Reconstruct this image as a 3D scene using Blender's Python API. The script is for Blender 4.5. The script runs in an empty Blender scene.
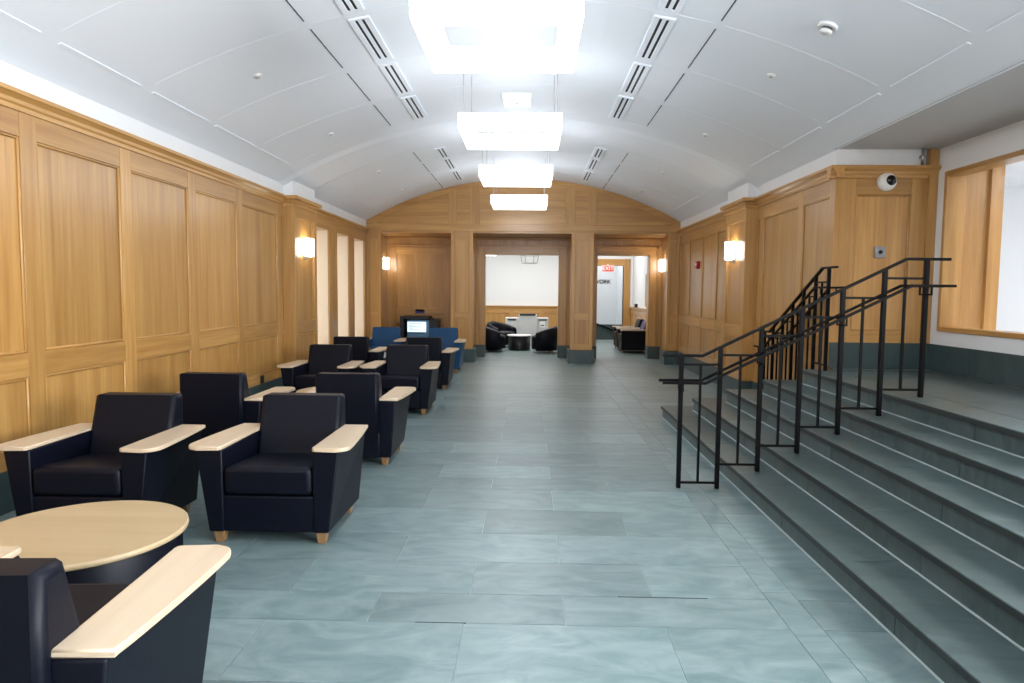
import bpy, bmesh, math, random
from mathutils import Matrix, Vector
random.seed(7)
COL = bpy.context.scene.collection
PI = math.pi
# ------------------------------------------------------------------ materials
def hexlin(r, g, b):
    f = lambda c: (c/255/12.92) if c/255 <= .04045 else ((c/255+.055)/1.055)**2.4
    return (f(r), f(g), f(b), 1)
def new_mat(name):
    m = bpy.data.materials.new(name); m.use_nodes = True
    nt = m.node_tree; b = nt.nodes['Principled BSDF']
    return m, nt, b
def N(nt, t, **k):
    n = nt.nodes.new(t)
    for a, v in k.items(): setattr(n, a, v)
    return n
def plain(name, col, rough=.5, metal=0, spec=.5, coat=0, bump=0, bscale=200, var=.06):
    m, nt, b = new_mat(name)
    geo = N(nt, 'ShaderNodeTexCoord')
    nz = N(nt, 'ShaderNodeTexNoise'); nz.inputs['Scale'].default_value = 3; nz.inputs['Detail'].default_value = 4
    nt.links.new(geo.outputs['Object'], nz.inputs['Vector'])
    mx = N(nt, 'ShaderNodeMix', data_type='RGBA')
    mx.inputs[6].default_value = [c*(1-var) for c in col[:3]]+[1]
    mx.inputs[7].default_value = [min(1, c*(1+var)) for c in col[:3]]+[1]
    nt.links.new(nz.outputs['Fac'], mx.inputs[0]); nt.links.new(mx.outputs[2], b.inputs['Base Color'])
    b.inputs['Roughness'].default_value = rough; b.inputs['Metallic'].default_value = metal
    b.inputs['Specular IOR Level'].default_value = spec; b.inputs['Coat Weight'].default_value = coat
    if bump:
        n2 = N(nt, 'ShaderNodeTexNoise'); n2.inputs['Scale'].default_value = bscale; n2.inputs['Detail'].default_value = 3
        nt.links.new(geo.outputs['Object'], n2.inputs['Vector'])
        bp = N(nt, 'ShaderNodeBump'); bp.inputs['Strength'].default_value = bump; bp.inputs['Distance'].default_value = .01
        nt.links.new(n2.outputs['Fac'], bp.inputs['Height']); nt.links.new(bp.outputs['Normal'], b.inputs['Normal'])
    return m
def wood(name, dark, light, axis='Z', rough=.32, coat=.42, grain=26, island=.12):
    """oak-like: fine streaks along one axis, each board a little different"""
    m, nt, b = new_mat(name)
    tc = N(nt, 'ShaderNodeTexCoord'); mp = N(nt, 'ShaderNodeMapping')
    s = {'Z': (grain, grain, grain*.045), 'Y': (grain, grain*.045, grain), 'X': (grain*.045, grain, grain)}[axis]
    mp.inputs['Scale'].default_value = s
    geo = N(nt, 'ShaderNodeNewGeometry')
    add = N(nt, 'ShaderNodeVectorMath', operation='ADD')
    sc = N(nt, 'ShaderNodeVectorMath', operation='SCALE'); sc.inputs['Scale'].default_value = 37.
    cmb = N(nt, 'ShaderNodeCombineXYZ')
    for i in range(3): nt.links.new(geo.outputs['Random Per Island'], cmb.inputs[i])
    nt.links.new(cmb.outputs[0], sc.inputs[0])
    nt.links.new(tc.outputs['Object'], mp.inputs['Vector']); nt.links.new(mp.outputs[0], add.inputs[0]); nt.links.new(sc.outputs[0], add.inputs[1])
    nz = N(nt, 'ShaderNodeTexNoise'); nz.inputs['Scale'].default_value = 1; nz.inputs['Detail'].default_value = 6; nz.inputs['Roughness'].default_value = .65
    nt.links.new(add.outputs[0], nz.inputs['Vector'])
    mp2 = N(nt, 'ShaderNodeVectorMath', operation='SCALE'); mp2.inputs['Scale'].default_value = .16
    nt.links.new(add.outputs[0], mp2.inputs[0])
    n2 = N(nt, 'ShaderNodeTexNoise'); n2.inputs['Scale'].default_value = 1; n2.inputs['Detail'].default_value = 3; n2.inputs['Distortion'].default_value = 1.2
    nt.links.new(mp2.outputs[0], n2.inputs['Vector'])
    ad = N(nt, 'ShaderNodeMath', operation='ADD'); nt.links.new(nz.outputs['Fac'], ad.inputs[0]); nt.links.new(n2.outputs['Fac'], ad.inputs[1])
    mr = N(nt, 'ShaderNodeMapRange'); mr.inputs['From Min'].default_value = .7; mr.inputs['From Max'].default_value = 1.3
    nt.links.new(ad.outputs[0], mr.inputs['Value'])
    mx = N(nt, 'ShaderNodeMix', data_type='RGBA'); mx.inputs[6].default_value = dark; mx.inputs[7].default_value = light
    nt.links.new(mr.outputs[0], mx.inputs[0])
    hv = N(nt, 'ShaderNodeHueSaturation')
    vr = N(nt, 'ShaderNodeMapRange'); vr.inputs['To Min'].default_value = 1-island; vr.inputs['To Max'].default_value = 1+island
    nt.links.new(geo.outputs['Random Per Island'], vr.inputs['Value']); nt.links.new(vr.outputs[0], hv.inputs['Value'])
    nt.links.new(mx.outputs[2], hv.inputs['Color']); nt.links.new(hv.outputs[0], b.inputs['Base Color'])
    b.inputs['Roughness'].default_value = rough; b.inputs['Coat Weight'].default_value = coat; b.inputs['Coat Roughness'].default_value = .29
    return m
def slate(name, a, c, rough=.3, island=.14, scale=2.2):
    m, nt, b = new_mat(name)
    tc = N(nt, 'ShaderNodeTexCoord'); geo = N(nt, 'ShaderNodeNewGeometry')
    cmb = N(nt, 'ShaderNodeCombineXYZ')
    for i in range(3): nt.links.new(geo.outputs['Random Per Island'], cmb.inputs[i])
    sc = N(nt, 'ShaderNodeVectorMath', operation='SCALE'); sc.inputs['Scale'].default_value = 53.
    nt.links.new(cmb.outputs[0], sc.inputs[0])
    mp = N(nt, 'ShaderNodeMapping'); mp.inputs['Scale'].default_value = (1, 2.4, 1); mp.inputs['Rotation'].default_value = (0, 0, .45)
    nt.links.new(tc.outputs['Object'], mp.inputs[0])
    add = N(nt, 'ShaderNodeVectorMath', operation='ADD'); nt.links.new(mp.outputs[0], add.inputs[0]); nt.links.new(sc.outputs[0], add.inputs[1])
    nz = N(nt, 'ShaderNodeTexNoise'); nz.inputs['Scale'].default_value = scale; nz.inputs['Detail'].default_value = 8; nz.inputs['Roughness'].default_value = .62; nz.inputs['Distortion'].default_value = 1.3
    nt.links.new(add.outputs[0], nz.inputs['Vector'])
    mr = N(nt, 'ShaderNodeMapRange'); mr.inputs['From Min'].default_value = .22; mr.inputs['From Max'].default_value = .80
    nt.links.new(nz.outputs['Fac'], mr.inputs['Value'])
    mx = N(nt, 'ShaderNodeMix', data_type='RGBA'); mx.inputs[6].default_value = a; mx.inputs[7].default_value = c
    nt.links.new(mr.outputs[0], mx.inputs[0])
    hv = N(nt, 'ShaderNodeHueSaturation')
    vr = N(nt, 'ShaderNodeMapRange'); vr.inputs['To Min'].default_value = 1-island; vr.inputs['To Max'].default_value = 1+island
    nt.links.new(geo.outputs['Random Per Island'], vr.inputs['Value']); nt.links.new(vr.outputs[0], hv.inputs['Value'])
    nt.links.new(mx.outputs[2], hv.inputs['Color']); nt.links.new(hv.outputs[0], b.inputs['Base Color'])
    rr = N(nt, 'ShaderNodeMapRange'); rr.inputs['To Min'].default_value = rough-.04; rr.inputs['To Max'].default_value = rough+.10
    nt.links.new(nz.outputs['Fac'], rr.inputs['Value']); nt.links.new(rr.outputs[0], b.inputs['Roughness'])
    bp = N(nt, 'ShaderNodeBump'); bp.inputs['Strength'].default_value = .05; bp.inputs['Distance'].default_value = .01
    nt.links.new(nz.outputs['Fac'], bp.inputs['Height']); nt.links.new(bp.outputs['Normal'], b.inputs['Normal'])
    return m
def emit(name, col, s, base=None):
    m, nt, b = new_mat(name)
    b.inputs['Base Color'].default_value = base or (.9, .9, .9, 1)
    b.inputs['Emission Color'].default_value = (*col[:3], 1); b.inputs['Emission Strength'].default_value = s
    b.inputs['Roughness'].default_value = .4
    return m

OD, OL = hexlin(162, 114, 56), hexlin(199, 153, 89)
M = {}
M['oak'] = wood('oak_upright_grain', OD, OL, 'Z')
M['oak_y'] = wood('oak_long_grain', OD, OL, 'Y')
M['oak_x'] = wood('oak_cross_grain', OD, OL, 'X')
M['maple'] = wood('pale_maple', hexlin(192, 168, 140), hexlin(212, 191, 164), 'Y', rough=.35, coat=.2, grain=14, island=.04)
M['maple_x'] = wood('pale_maple_top', hexlin(178, 154, 118), hexlin(194, 171, 134), 'X', rough=.4, coat=.1, grain=12, island=.03)
M['beech'] = wood('beech_foot', hexlin(122, 90, 56), hexlin(150, 114, 74), 'Z', grain=30)
M['white'] = plain('white_paint', hexlin(232, 234, 236), .6, var=.015)
M['ceil'] = plain('ceiling_paint', hexlin(240, 246, 255), .7, var=.01)
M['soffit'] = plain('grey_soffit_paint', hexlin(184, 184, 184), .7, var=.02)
M['seam'] = plain('dark_seam', hexlin(70, 74, 78), .8)
M['slot'] = plain('black_slot', hexlin(22, 24, 26), .6)
M['floor'] = slate('slate_floor', hexlin(80, 104, 106), hexlin(134, 150, 151), .34, .14, 2.6)
M['step'] = slate('slate_step', hexlin(46, 63, 64), hexlin(90, 106, 106), .34, .12, 3.2)
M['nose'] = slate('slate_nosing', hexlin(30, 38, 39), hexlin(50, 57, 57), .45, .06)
M['base'] = slate('slate_base', hexlin(48, 65, 66), hexlin(68, 85, 85), .35, .07)
M['grout'] = plain('pale_grout', hexlin(172, 184, 184), .8)
M['dgrout'] = plain('dark_gap', hexlin(42, 50, 52), .9)
M['vinyl'] = plain('navy_vinyl', hexlin(6, 9, 22), .46, spec=.2, bump=.06, bscale=140, var=.08)
M['vinyl_blue'] = plain('blue_vinyl', hexlin(3, 60, 100), .46, spec=.32, bump=.06, bscale=140, var=.08)
M['vinyl_purple'] = plain('purple_vinyl', hexlin(66, 56, 96), .5, var=.08)
M['piping'] = plain('navy_piping', hexlin(44, 50, 74), .4)
M['black'] = plain('black_steel', hexlin(4, 4, 6), .5, spec=.1)
M['blackm'] = plain('black_laminate', hexlin(24, 25, 30), .4)
M['chrome'] = plain('brushed_steel', hexlin(176, 178, 180), .3, metal=1)
M['plastic'] = plain('white_plastic', hexlin(236, 236, 234), .4, var=.01)
M['lens'] = plain('black_dome', hexlin(12, 12, 14), .12)
M['red'] = plain('red_plastic', hexlin(170, 34, 48), .4)
M['lamp'] = emit('glowing_diffuser', (.90, .95, 1.0), 4.2)
M['lamptop'] = emit('softer_top_diffuser', (.90, .95, 1.0), 1.1)
M['sconce'] = emit('glowing_glass', (1.0, .93, .82), 7.0)
M['blind'] = emit('daylit_blind', (1.0, .91, .80), .55, hexlin(232, 222, 205))
M['cream'] = plain('cream_paint', hexlin(226, 212, 192), .6, var=.02)
M['greycab'] = plain('grey_laminate', hexlin(196, 198, 198), .5)
M['pewter'] = plain('pewter', hexlin(150, 154, 158), .5)
M['screen'] = emit('screen_glow', (.62, .80, .95), .75, (.1, .1, .1, 1))
M['screenbody'] = plain('blue_grey_plastic', hexlin(92, 134, 170), .4)
M['paperline'] = plain('grey_screen_text', hexlin(120, 140, 156), .6)
M['bluesign'] = plain('blue_sign', hexlin(40, 48, 120), .5)
M['exit'] = emit('exit_letter', (1.0, .55, .5), .8, (.8, .5, .5, 1))
M['exitface'] = emit('exit_face', (1.0, .045, .04), .42, (.35, .02, .02, 1))
M['tubelamp'] = emit('room_panel', (1, .99, .97), 2.6)
M['picture'] = plain('picture_canvas', hexlin(176, 160, 130), .6, var=.35)
gm, nt, gb = new_mat('window_glass'); M['glass'] = gm
tr = N(nt, 'ShaderNodeBsdfTransparent'); gl = N(nt, 'ShaderNodeBsdfGlossy'); gl.inputs['Roughness'].default_value = .02
fr = N(nt, 'ShaderNodeLayerWeight'); fr.inputs['Blend'].default_value = .12; mxs = N(nt, 'ShaderNodeMixShader')
nt.links.new(fr.outputs[0], mxs.inputs[0]); nt.links.new(tr.outputs[0], mxs.inputs[1]); nt.links.new(gl.outputs[0], mxs.inputs[2])
nt.links.new(mxs.outputs[0], nt.nodes['Material Output'].inputs['Surface'])

# ------------------------------------------------------------------ mesh builder
class MB:
    def __init__(s, T=None): s.bm = bmesh.new(); s.T = T; s.mi = 0
    def _v(s, p): return s.bm.verts.new(s.T(*p) if s.T else p)
    def hexa(s, P, bev=0, seg=2):
        """P: bottom ring of 4, top ring of 4"""
        v = [s._v(p) for p in P]
        fs = [s.bm.faces.new([v[i] for i in q]) for q in ((3,2,1,0),(4,5,6,7),(0,1,5,4),(1,2,6,5),(2,3,7,6),(3,0,4,7))]
        for f in fs: f.material_index = s.mi
        if bev:
            es = list({e for f in fs for e in f.edges})
            r = bmesh.ops.bevel(s.bm, geom=es, offset=bev, offset_type='OFFSET', segments=seg, profile=.5, affect='EDGES', clamp_overlap=True)
            for f in r['faces']: f.material_index = s.mi; f.smooth = True
        return s
    def box(s, x0, x1, y0, y1, z0, z1, bev=0, seg=2):
        return s.hexa([(x0,y0,z0),(x1,y0,z0),(x1,y1,z0),(x0,y1,z0),(x0,y0,z1),(x1,y0,z1),(x1,y1,z1),(x0,y1,z1)], bev, seg)
    def prism(s, pts, ax, a0, a1, bev=0):
        """polygon pts in the plane normal to axis ax, extruded a0..a1"""
        def P(p, a): return {'x': (a, p[0], p[1]), 'y': (p[0], a, p[1]), 'z': (p[0], p[1], a)}[ax]
        A = [s._v(P(p, a0)) for p in pts]; B = [s._v(P(p, a1)) for p in pts]; n = len(pts)
        fs = [s.bm.faces.new(A[::-1]), s.bm.faces.new(B)]
        fs += [s.bm.faces.new([A[i], A[(i+1) % n], B[(i+1) % n], B[i]]) for i in range(n)]
        for f in fs: f.material_index = s.mi
        if bev:
            es = list({e for f in fs[:2] for e in f.edges})
            r = bmesh.ops.bevel(s.bm, geom=es, offset=bev, offset_type='OFFSET', segments=2, profile=.5, affect='EDGES', clamp_overlap=True)
            for f in r['faces']: f.material_index = s.mi; f.smooth = True
        return s
    def lathe(s, prof, c=(0,0,0), seg=32, ax='z', a0=0, a1=2*PI, smooth=True):
        full = abs(a1-a0-2*PI) < 1e-6; n = seg if full else seg+1; rings = []
        for r, h in prof:
            ring = []
            for i in range(n):
                a = a0+(a1-a0)*i/seg; u, w = r*math.cos(a), r*math.sin(a)
                p = {'z': (u, w, h), 'y': (u, h, w), 'x': (h, u, w)}[ax]
                ring.append(s._v((c[0]+p[0], c[1]+p[1], c[2]+p[2])))
            rings.append(ring)
        for A, B in zip(rings, rings[1:]):
            for i in range(seg):
                j = (i+1) % n
                f = s.bm.faces.new([A[i], A[j], B[j], B[i]]); f.smooth = smooth; f.material_index = s.mi
        for R_ in (rings[0][::-1], rings[-1]):
            f = s.bm.faces.new(R_); f.material_index = s.mi
        return s
    def bar(s, p, q, w, h=None, up=(0,0,1), bev=0):
        """rectangular bar from p to q"""
        h = h or w; p, q = Vector(p), Vector(q); d = (q-p).normalized(); up = Vector(up)
        if abs(d.dot(up)) > .98: up = Vector((0,1,0))
        a = d.cross(up).normalized()*w/2; b = a.cross(d).normalized()*h/2
        return s.hexa([tuple(x) for x in (p-a-b, p+a-b, p+a+b, p-a+b, q-a-b, q+a-b, q+a+b, q-a+b)], bev)
    def tube(s, path, r, seg=10):
        path = [Vector(p) for p in path]; rings = []
        for i, p in enumerate(path):
            d = (path[min(i+1, len(path)-1)]-path[max(i-1, 0)]).normalized()
            up = Vector((0,0,1)) if abs(d.z) < .95 else Vector((0,1,0))
            a = d.cross(up).normalized(); b = a.cross(d)
            rings.append([s._v(tuple(p+(a*math.cos(t)+b*math.sin(t))*r)) for t in [2*PI*k/seg for k in range(seg)]])
        for A, B in zip(rings, rings[1:]):
            for i in range(seg):
                f = s.bm.faces.new([A[i], A[(i+1)%seg], B[(i+1)%seg], B[i]]); f.smooth = True; f.material_index = s.mi
        for R_ in (rings[0][::-1], rings[-1]):
            f = s.bm.faces.new(R_); f.material_index = s.mi
        return s
    def quad(s, P):
        f = s.bm.faces.new([s._v(p) for p in P]); f.material_index = s.mi; return s
    def build(s, name, mats, parent=None, normals=True):
        if normals: bmesh.ops.recalc_face_normals(s.bm, faces=s.bm.faces)
        me = bpy.data.meshes.new(name); s.bm.to_mesh(me); s.bm.free()
        for m in (mats if isinstance(mats, (list, tuple)) else [mats]): me.materials.append(M[m])
        o = bpy.data.objects.new(name, me); COL.objects.link(o)
        if parent: o.parent = parent
        return o
def tag(o, label, cat, group=None):
    o['label'] = label; o['category'] = cat
    if group: o['group'] = group
    return o
def thing(name, label, cat, loc=(0,0,0), rz=0, group=None):
    o = bpy.data.objects.new(name, None); COL.objects.link(o); o.empty_display_size = .1
    o.location = loc; o.rotation_euler = (0,0,rz)
    return tag(o, label, cat, group)
def st(o): o['kind'] = 'structure'; return o
def dup(root, loc, rz, label, group=None):
    r = root.copy(); COL.objects.link(r); r.location = loc; r.rotation_euler = (0,0,rz); r['label'] = label
    if group: r['group'] = group
    for ch in list(root.children):
        c = ch.copy(); COL.objects.link(c); c.parent = r
        for g in list(ch.children):
            d = g.copy(); COL.objects.link(d); d.parent = c
    return r

# ------------------------------------------------------------------ room numbers (metres; camera above the origin, hall runs along +Y)
XL, XR, XC = -3.70, 3.33, -.185
YEND, YREC, YB = 15.43, 16.70, -3.0
HW = (XR-XL)/2; ZS, RISE = 3.175, .94
RR = (HW**2+RISE**2)/(2*RISE); ZC = ZS+RISE-RR
def zc(x): return ZC+math.sqrt(RR**2-(x-XC)**2)
def arc(n, r=RR, x0=XL, x1=XR):
    a0 = math.acos((x0-XC)/RR); a1 = math.acos((x1-XC)/RR)
    return [(XC+r*math.cos(a0+(a1-a0)*i/n), ZC+r*math.sin(a0+(a1-a0)*i/n)) for i in range(n+1)]
YS, XW, ZP = 7.67, 4.42, .778          # stair bay: face wall, white side wall, landing height
ZFLAT = 3.182

# ------------------------------------------------------------------ floor of slate tiles
b = MB()
b.mi = 1; b.box(-3.75, 4.6, YB, 29.0, -.12, -.004)
b.mi = 0; g = .0022
rows = []; y = 2.66; pat = [.53, .32, .43, .48, .50]; i = 0
while y < 23: rows.append((y, y+pat[i % 5])); y += pat[i % 5]; i += 1
y = 2.66; i = 4
while y > YB: rows.append((y-pat[i % 5], y)); y -= pat[i % 5]; i -= 1
rows.sort(); base = min(range(len(rows)), key=lambda k: abs(rows[k][0]-2.66))
for k, (y0, y1) in enumerate(rows):
    xs = [1.262]; x = (.665 if (k-base) % 2 == 0 else .19)
    while x > -3.75: xs.append(x); x -= .965
    xs.append(-3.75); xs = sorted(set(xs))
    if y0 > 8.9: xs += [1.63, 2.6, 3.5, 4.6]
    for x0, x1 in zip(xs, xs[1:]):
        b.box(x0+g, x1-g, y0+g, y1-g, -.005, 0)
    if y0 <= 8.9: b.box(1.42+g, 1.76, y0+g, y1-g, -.005, 0)
ybrk = min(r[0] for r in rows if r[0] > 8.9)
y = YB
while y < ybrk-.01:
    b.box(1.262+g, 1.42-g, y+g, min(y+1.1, ybrk)-g, -.005, 0); y += 1.1
b.box(1.76+g, 3.4, 8.7, ybrk-g, -.005, 0)
b.mi = 2
b.box(-.54, -.29, 3.186, 3.193, -.004, .0008); b.box(.48, .95, 3.506, 3.514, -.004, .0008)
st(b.build('floor', ['floor', 'grout', 'dgrout']))

# ------------------------------------------------------------------ vaulted ceiling
b = MB(); A = arc(110); Bt = [(x, z+.12) for x, z in A[::-1]]
b.prism(A+Bt, 'y', YB, YEND+.35)
# shallow transverse rib in line with the pilasters
secs = [[b._v((x, yy, z)) for x, z in arc(110, r_)] for yy, r_ in ((10.04, RR+.004), (10.2, RR-.026), (11.18, RR-.026), (11.34, RR+.004))]
for P_, Q_ in zip(secs, secs[1:]):
    for k in range(110): b.bm.faces.new([P_[k], P_[k+1], Q_[k+1], Q_[k]])
cl = st(b.build('ceiling', 'ceil'))
def strip(b, x, w, y0, y1, t):
    """a thin strip running along the hall, hugging the vault at x"""
    n = Vector((XC-x, 0, ZC-zc(x))).normalized(); tv = Vector((n.z, 0, -n.x))
    c = Vector((x, 0, zc(x))); P = []
    for yy in (y0, y1):
        for s, d in ((-1, -.02), (1, -.02), (1, t), (-1, t)):
            q = c+tv*s*w/2+n*d; P.append((q.x, yy, q.z))
    b.hexa(P)
near = [9.70-1.215*k for k in range(11)][::-1]; far = [11.35+1.02*k for k in range(5)]
segs = list(zip(near, near[1:]))+list(zip(far, far[1:]))
b = MB()
for y0, y1 in segs:
    for x in (-1.955, 1.585): strip(b, x, .011, y0+.09, y1-.09, .003)
b.build('dark_seam', 'seam', cl)
b = MB()
for y0, y1 in segs:
    for x in (-3.385, 3.02): strip(b, x, .03, y0+.10, y1-.10, .006)
    for x in (-1.05, .68): strip(b, x, .014, y0+.05, y1-.05, .003)
for y in near[1:]+far[1:-1]:
    for x0, x1 in ((-3.30, -2.0), (-1.9, -1.1), (-1.0, .63), (.73, 1.54), (1.63, 2.95)):
        n = 8; P1 = [(x0+(x1-x0)*i/n) for i in range(n+1)]
        pts = [(x, zc(x)+.01) for x in P1]+[(x, zc(x)-.0012) for x in P1[::-1]]
        b.prism(pts, 'y', y-.008, y+.008)
b.build('raised_seam', 'ceil', cl)

# ------------------------------------------------------------------ panelled oak walls
def panelling(T, name, parent, u0, u1, stiles, sw, zb=.30, zt=2.87, rails=((.30,.42),(.94,1.12),(2.69,2.87)), hx='oak_y', rec=.020, back=.06, skip=()):
    """stiles: centre positions; boards at w=0, panels recessed by rec, moulding bead around each panel"""
    b = MB(T)
    edges = [u0]+[e for s in stiles for e in (s-sw/2, s+sw/2)]+[u1]
    b.mi = 0
    for s in stiles: b.box(s-sw/2, s+sw/2, zb, zt, -back, 0, .003, 1)
    cells = [(edges[i], edges[i+1]) for i in range(0, len(edges), 2) if edges[i+1]-edges[i] > .04]
    for a, c in cells:
        b.mi = 1
        for r0, r1 in rails: b.box(a, c, r0, r1, -back, -.002, .002, 1)
        for (r0, r1), (q0, q1) in zip(rails, rails[1:]):
            b.mi = 0
            b.box(a, c, r1, q0, -back, -rec)
            if c-a > .12:
                t = .022; h = -.004
                for bx in ((a, a+t, r1, q0), (c-t, c, r1, q0)):
                    b.box(*bx, -rec-.002, h, .007, 1)
                b.mi = 1
                for bx in ((a+t, c-t, r1, r1+t), (a+t, c-t, q0-t, q0)):
                    b.box(*bx, -rec-.002, h, .007, 1)
                b.mi = 0
    return b.build(name, ['oak', hx], parent)
def cornice(T, name, u0, u1, parent, mat='oak_y', z=2.87, h=.13, d=.075, w0=-.06):
    b = MB(T)
    prof = [(w0, z), (.012, z), (.016, z+.03), (.03, z+.045), (.034, z+.07), (d-.012, z+.095), (d, z+.10), (d, z+h), (w0, z+h)]
    pts = prof; n = len(pts)
    A = [b._v((u0, p[1], p[0])) for p in pts]; Bv = [b._v((u1, p[1], p[0])) for p in pts]
    b.bm.faces.new(A[::-1]); b.bm.faces.new(Bv)
    for i in range(n): b.bm.faces.new([A[i], A[(i+1)%n], Bv[(i+1)%n], Bv[i]])
    return b.build(name, mat, parent)
TL = lambda u, v, w: (XL+w, u, v)
TR = lambda u, v, w: (XR-w, u, v)
TF = lambda u, v, w: (u, YS-w, v)
TE = lambda u, v, w: (u, YREC-w, v)

PY0, PY1, PD = 10.22, 11.28, .17     # the wall pilasters
# left wall: solid core with three tall window openings
OPEN = [(11.70, 12.57), (13.09, 13.96), (14.36, 15.26)]
b = MB(TL)
b.box(YB, 11.70, 0, ZS+.03, -.45, -.055)
cuts = [11.70]+[e for o in OPEN for e in o]+[YEND+.35]
for i in range(2, len(cuts), 2): b.box(cuts[i], cuts[i+1], 0, ZS+.03, -.45, -.055)
for a, c in OPEN: b.box(a, c, 2.74, ZS+.03, -.45, -.055); b.box(a, c, 0, .30, -.45, -.055)
wl = st(b.build('wall_left', 'white'))
stl = [-2.34, -1.11, .115, 1.34, 2.57, 3.795, 5.02, 6.235, 7.46, 8.69]
panelling(TL, 'panelling', wl, YB, PY0, stl+[10.05], .17)
cornice(TL, 'cornice', YB, PY0, wl)
b = MB(TL); b.mi = 0
for i in range(0, len(cuts), 2):
    a, c = cuts[i], cuts[i+1]
    if i == 0: a = PY1-.02
    if i == len(cuts)-2: c = YEND
    b.box(a, c, .30, 2.74, -.055, 0, .004, 1)
    if c-a > .3: b.box(a+.09, c-.09, .45, 2.6, -.01, .008, .004, 1)
b.mi = 1; b.box(PY1-.02, YEND, 2.74, 2.87, -.055, 0)
for a, c in OPEN: b.box(a, c, 2.70, 2.745, -.42, -.01)
b.build('window_surround', ['oak', 'oak_y'], wl); cornice(TL, 'cornice', PY1, YEND, wl)
b = MB(TL); b.box(YB, YEND, 2.98, ZS+.06, -.06, .0); b.build('fascia', 'white', wl)
b = MB(TL); y = YB
while y < YEND-.05:
    b.box(y+.002, min(y+1.225, YEND)-.002, 0, .298, -.058, .004); y += 1.225
st(b.build('baseboard_left', 'base'))
for k, (a, c) in enumerate(OPEN):
    b = MB(TL); b.mi = 0
    b.box(a-.01, a+.012, .30, 2.70, -.42, -.03); b.box(c-.012, c+.01, .30, 2.70, -.42, -.03)
    b.box(a, c, .29, .315, -.42, -.03)
    w = st(b.build('window_%d' % (k+2), 'cream'))
    b = MB(TL); b.box(a+.012, c-.012, .315, 2.70, -.40, -.385); b.build('blind', 'blind', w)

# right wall beyond the stair bay
b = MB(TR); b.box(YS+.06, YEND+.35, 0, ZS+.03, -.35, -.055); wr = st(b.build('wall_right', 'white'))
panelling(TR, 'panelling', wr, YS+.004, PY0, [7.735, 8.62, 10.02], .13)
panelling(TR, 'panelling', wr, PY1, YEND, [11.33, 12.44, 13.47, 14.52, 15.36], .10)
cornice(TR, 'cornice', YS-.07, PY0, wr); cornice(TR, 'cornice', PY1, YEND, wr)
b = MB(TR); b.box(YS, YEND, 2.98, ZS+.06, -.06, 0); b.build('fascia', 'white', wr)
b = MB(TR); y = YS+.3
while y < YEND-.05:
    b.box(y+.002, min(y+1.1, YEND)-.002, 0, .298, -.058, .004); y += 1.1
st(b.build('baseboard_right', 'base'))

# pilasters with cap moulding, on both long walls
n_tr = 1
for T, side in ((TL, 'l'), (TR, 'r')):
    b = MB(T)
    b.mi = 0; b.box(PY0+.03, PY1-.03, .30, 2.87, -.02, PD-.03)
    b.box(PY0, PY0+.12, .30, 2.87, -.02, PD, .004, 1); b.box(PY1-.12, PY1, .30, 2.87, -.02, PD, .004, 1)
    b.box(PY0+.12, PY0+.14, 1.12, 2.69, 0, PD-.008, .006, 1); b.box(PY1-.14, PY1-.12, 1.12, 2.69, 0, PD-.008, .006, 1)
    b.mi = 1
    for r0, r1 in ((.30, .42), (.94, 1.12), (2.69, 2.87)): b.box(PY0+.12, PY1-.12, r0, r1, -.02, PD-.003, .003, 1)
    b.box(PY0+.12, PY1-.12, .9, .925, 0, PD-.010, .005, 1)
    p = st(b.build('trim_%d' % n_tr, ['oak', 'oak_y'])); n_tr += 1
    b = MB(T)                                                    # cap: three growing courses
    for dz0, dz1, d in ((2.85, 2.90, .015), (2.90, 2.95, .035), (2.95, 3.00, .075)):
        b.box(PY0-d, PY1+d, dz0, dz1, -.02, PD+d, .004, 1)
    b.build('cap', 'oak_y', p)
    b = MB(T); b.box(PY0+.02, PY1-.02, 3.0, ZS+.10, -.05, PD-.02); b.build('fascia', 'white', p)
    b = MB(T); b.box(PY0-.004, PY1+.004, 0, .298, -.02, PD+.006); b.build('plinth', 'base', p)

# ------------------------------------------------------------------ end wall: arched oak gable on piers, recess with two doorways
ZB_ = 2.95
Ae = arc(40, RR-.002); pts = [(XL, ZB_)]+[(x, z) for x, z in Ae]+[(XR, ZB_)]
b = MB(); b.prism(pts, 'y', YEND+.012, YEND+.35)
we = st(b.build('wall_end', 'oak_x'))
b = MB(); d0, d1 = YEND-.012, YEND+.02
def pbox(b, x0, x1, z0, z1): b.box(x0, x1, d0, d1, z0, z1, .004, 1)
b.mi = 1; pbox(b, XL, XR, ZB_, 3.10)
Ao = arc(40, RR-.004); Ain = arc(40, RR-.13)
arcband = Ao+[(x, z) for x, z in Ain[::-1]]
b.mi = 0
for x0, x1 in ((-1.84, -1.66), (-1.36, -1.14), (.77, .99), (1.29, 1.47), (-3.70, -3.36), (2.99, 3.33)):
    zt = min(zc(x0), zc(x1))-.04
    if zt > 3.12: b.box(x0, x1, d0+.002, d1, 3.10, zt, .004, 1)
b.mi = 1; b.prism(arcband, 'y', d0+.004, d1)
for x0, x1 in ((-1.66, -1.36), (.99, 1.29)):
    b.box(x0, x1, d0+.002, d1, 3.10, 3.19, .003, 1)
b.build('gable_trim', ['oak', 'oak_x'], we)
b = MB()                                                         # underside of the arch: recess ceiling
b.box(XL, XR, YEND+.02, YREC, ZB_-.04, ZB_+.0); b.build('recess_ceiling', 'oak_x', we)
b = MB()                                                         # side returns of the recess
for x0, x1 in ((XL-.2, -3.50), (3.17, XR+.2)): b.box(x0, x1, YEND+.3, YREC+.05, 0, ZB_)
b.build('recess_side', 'oak', we)
DC, DR, DZ = (-1.11, .706), (1.613, 2.89), 2.51
b = MB()
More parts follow.
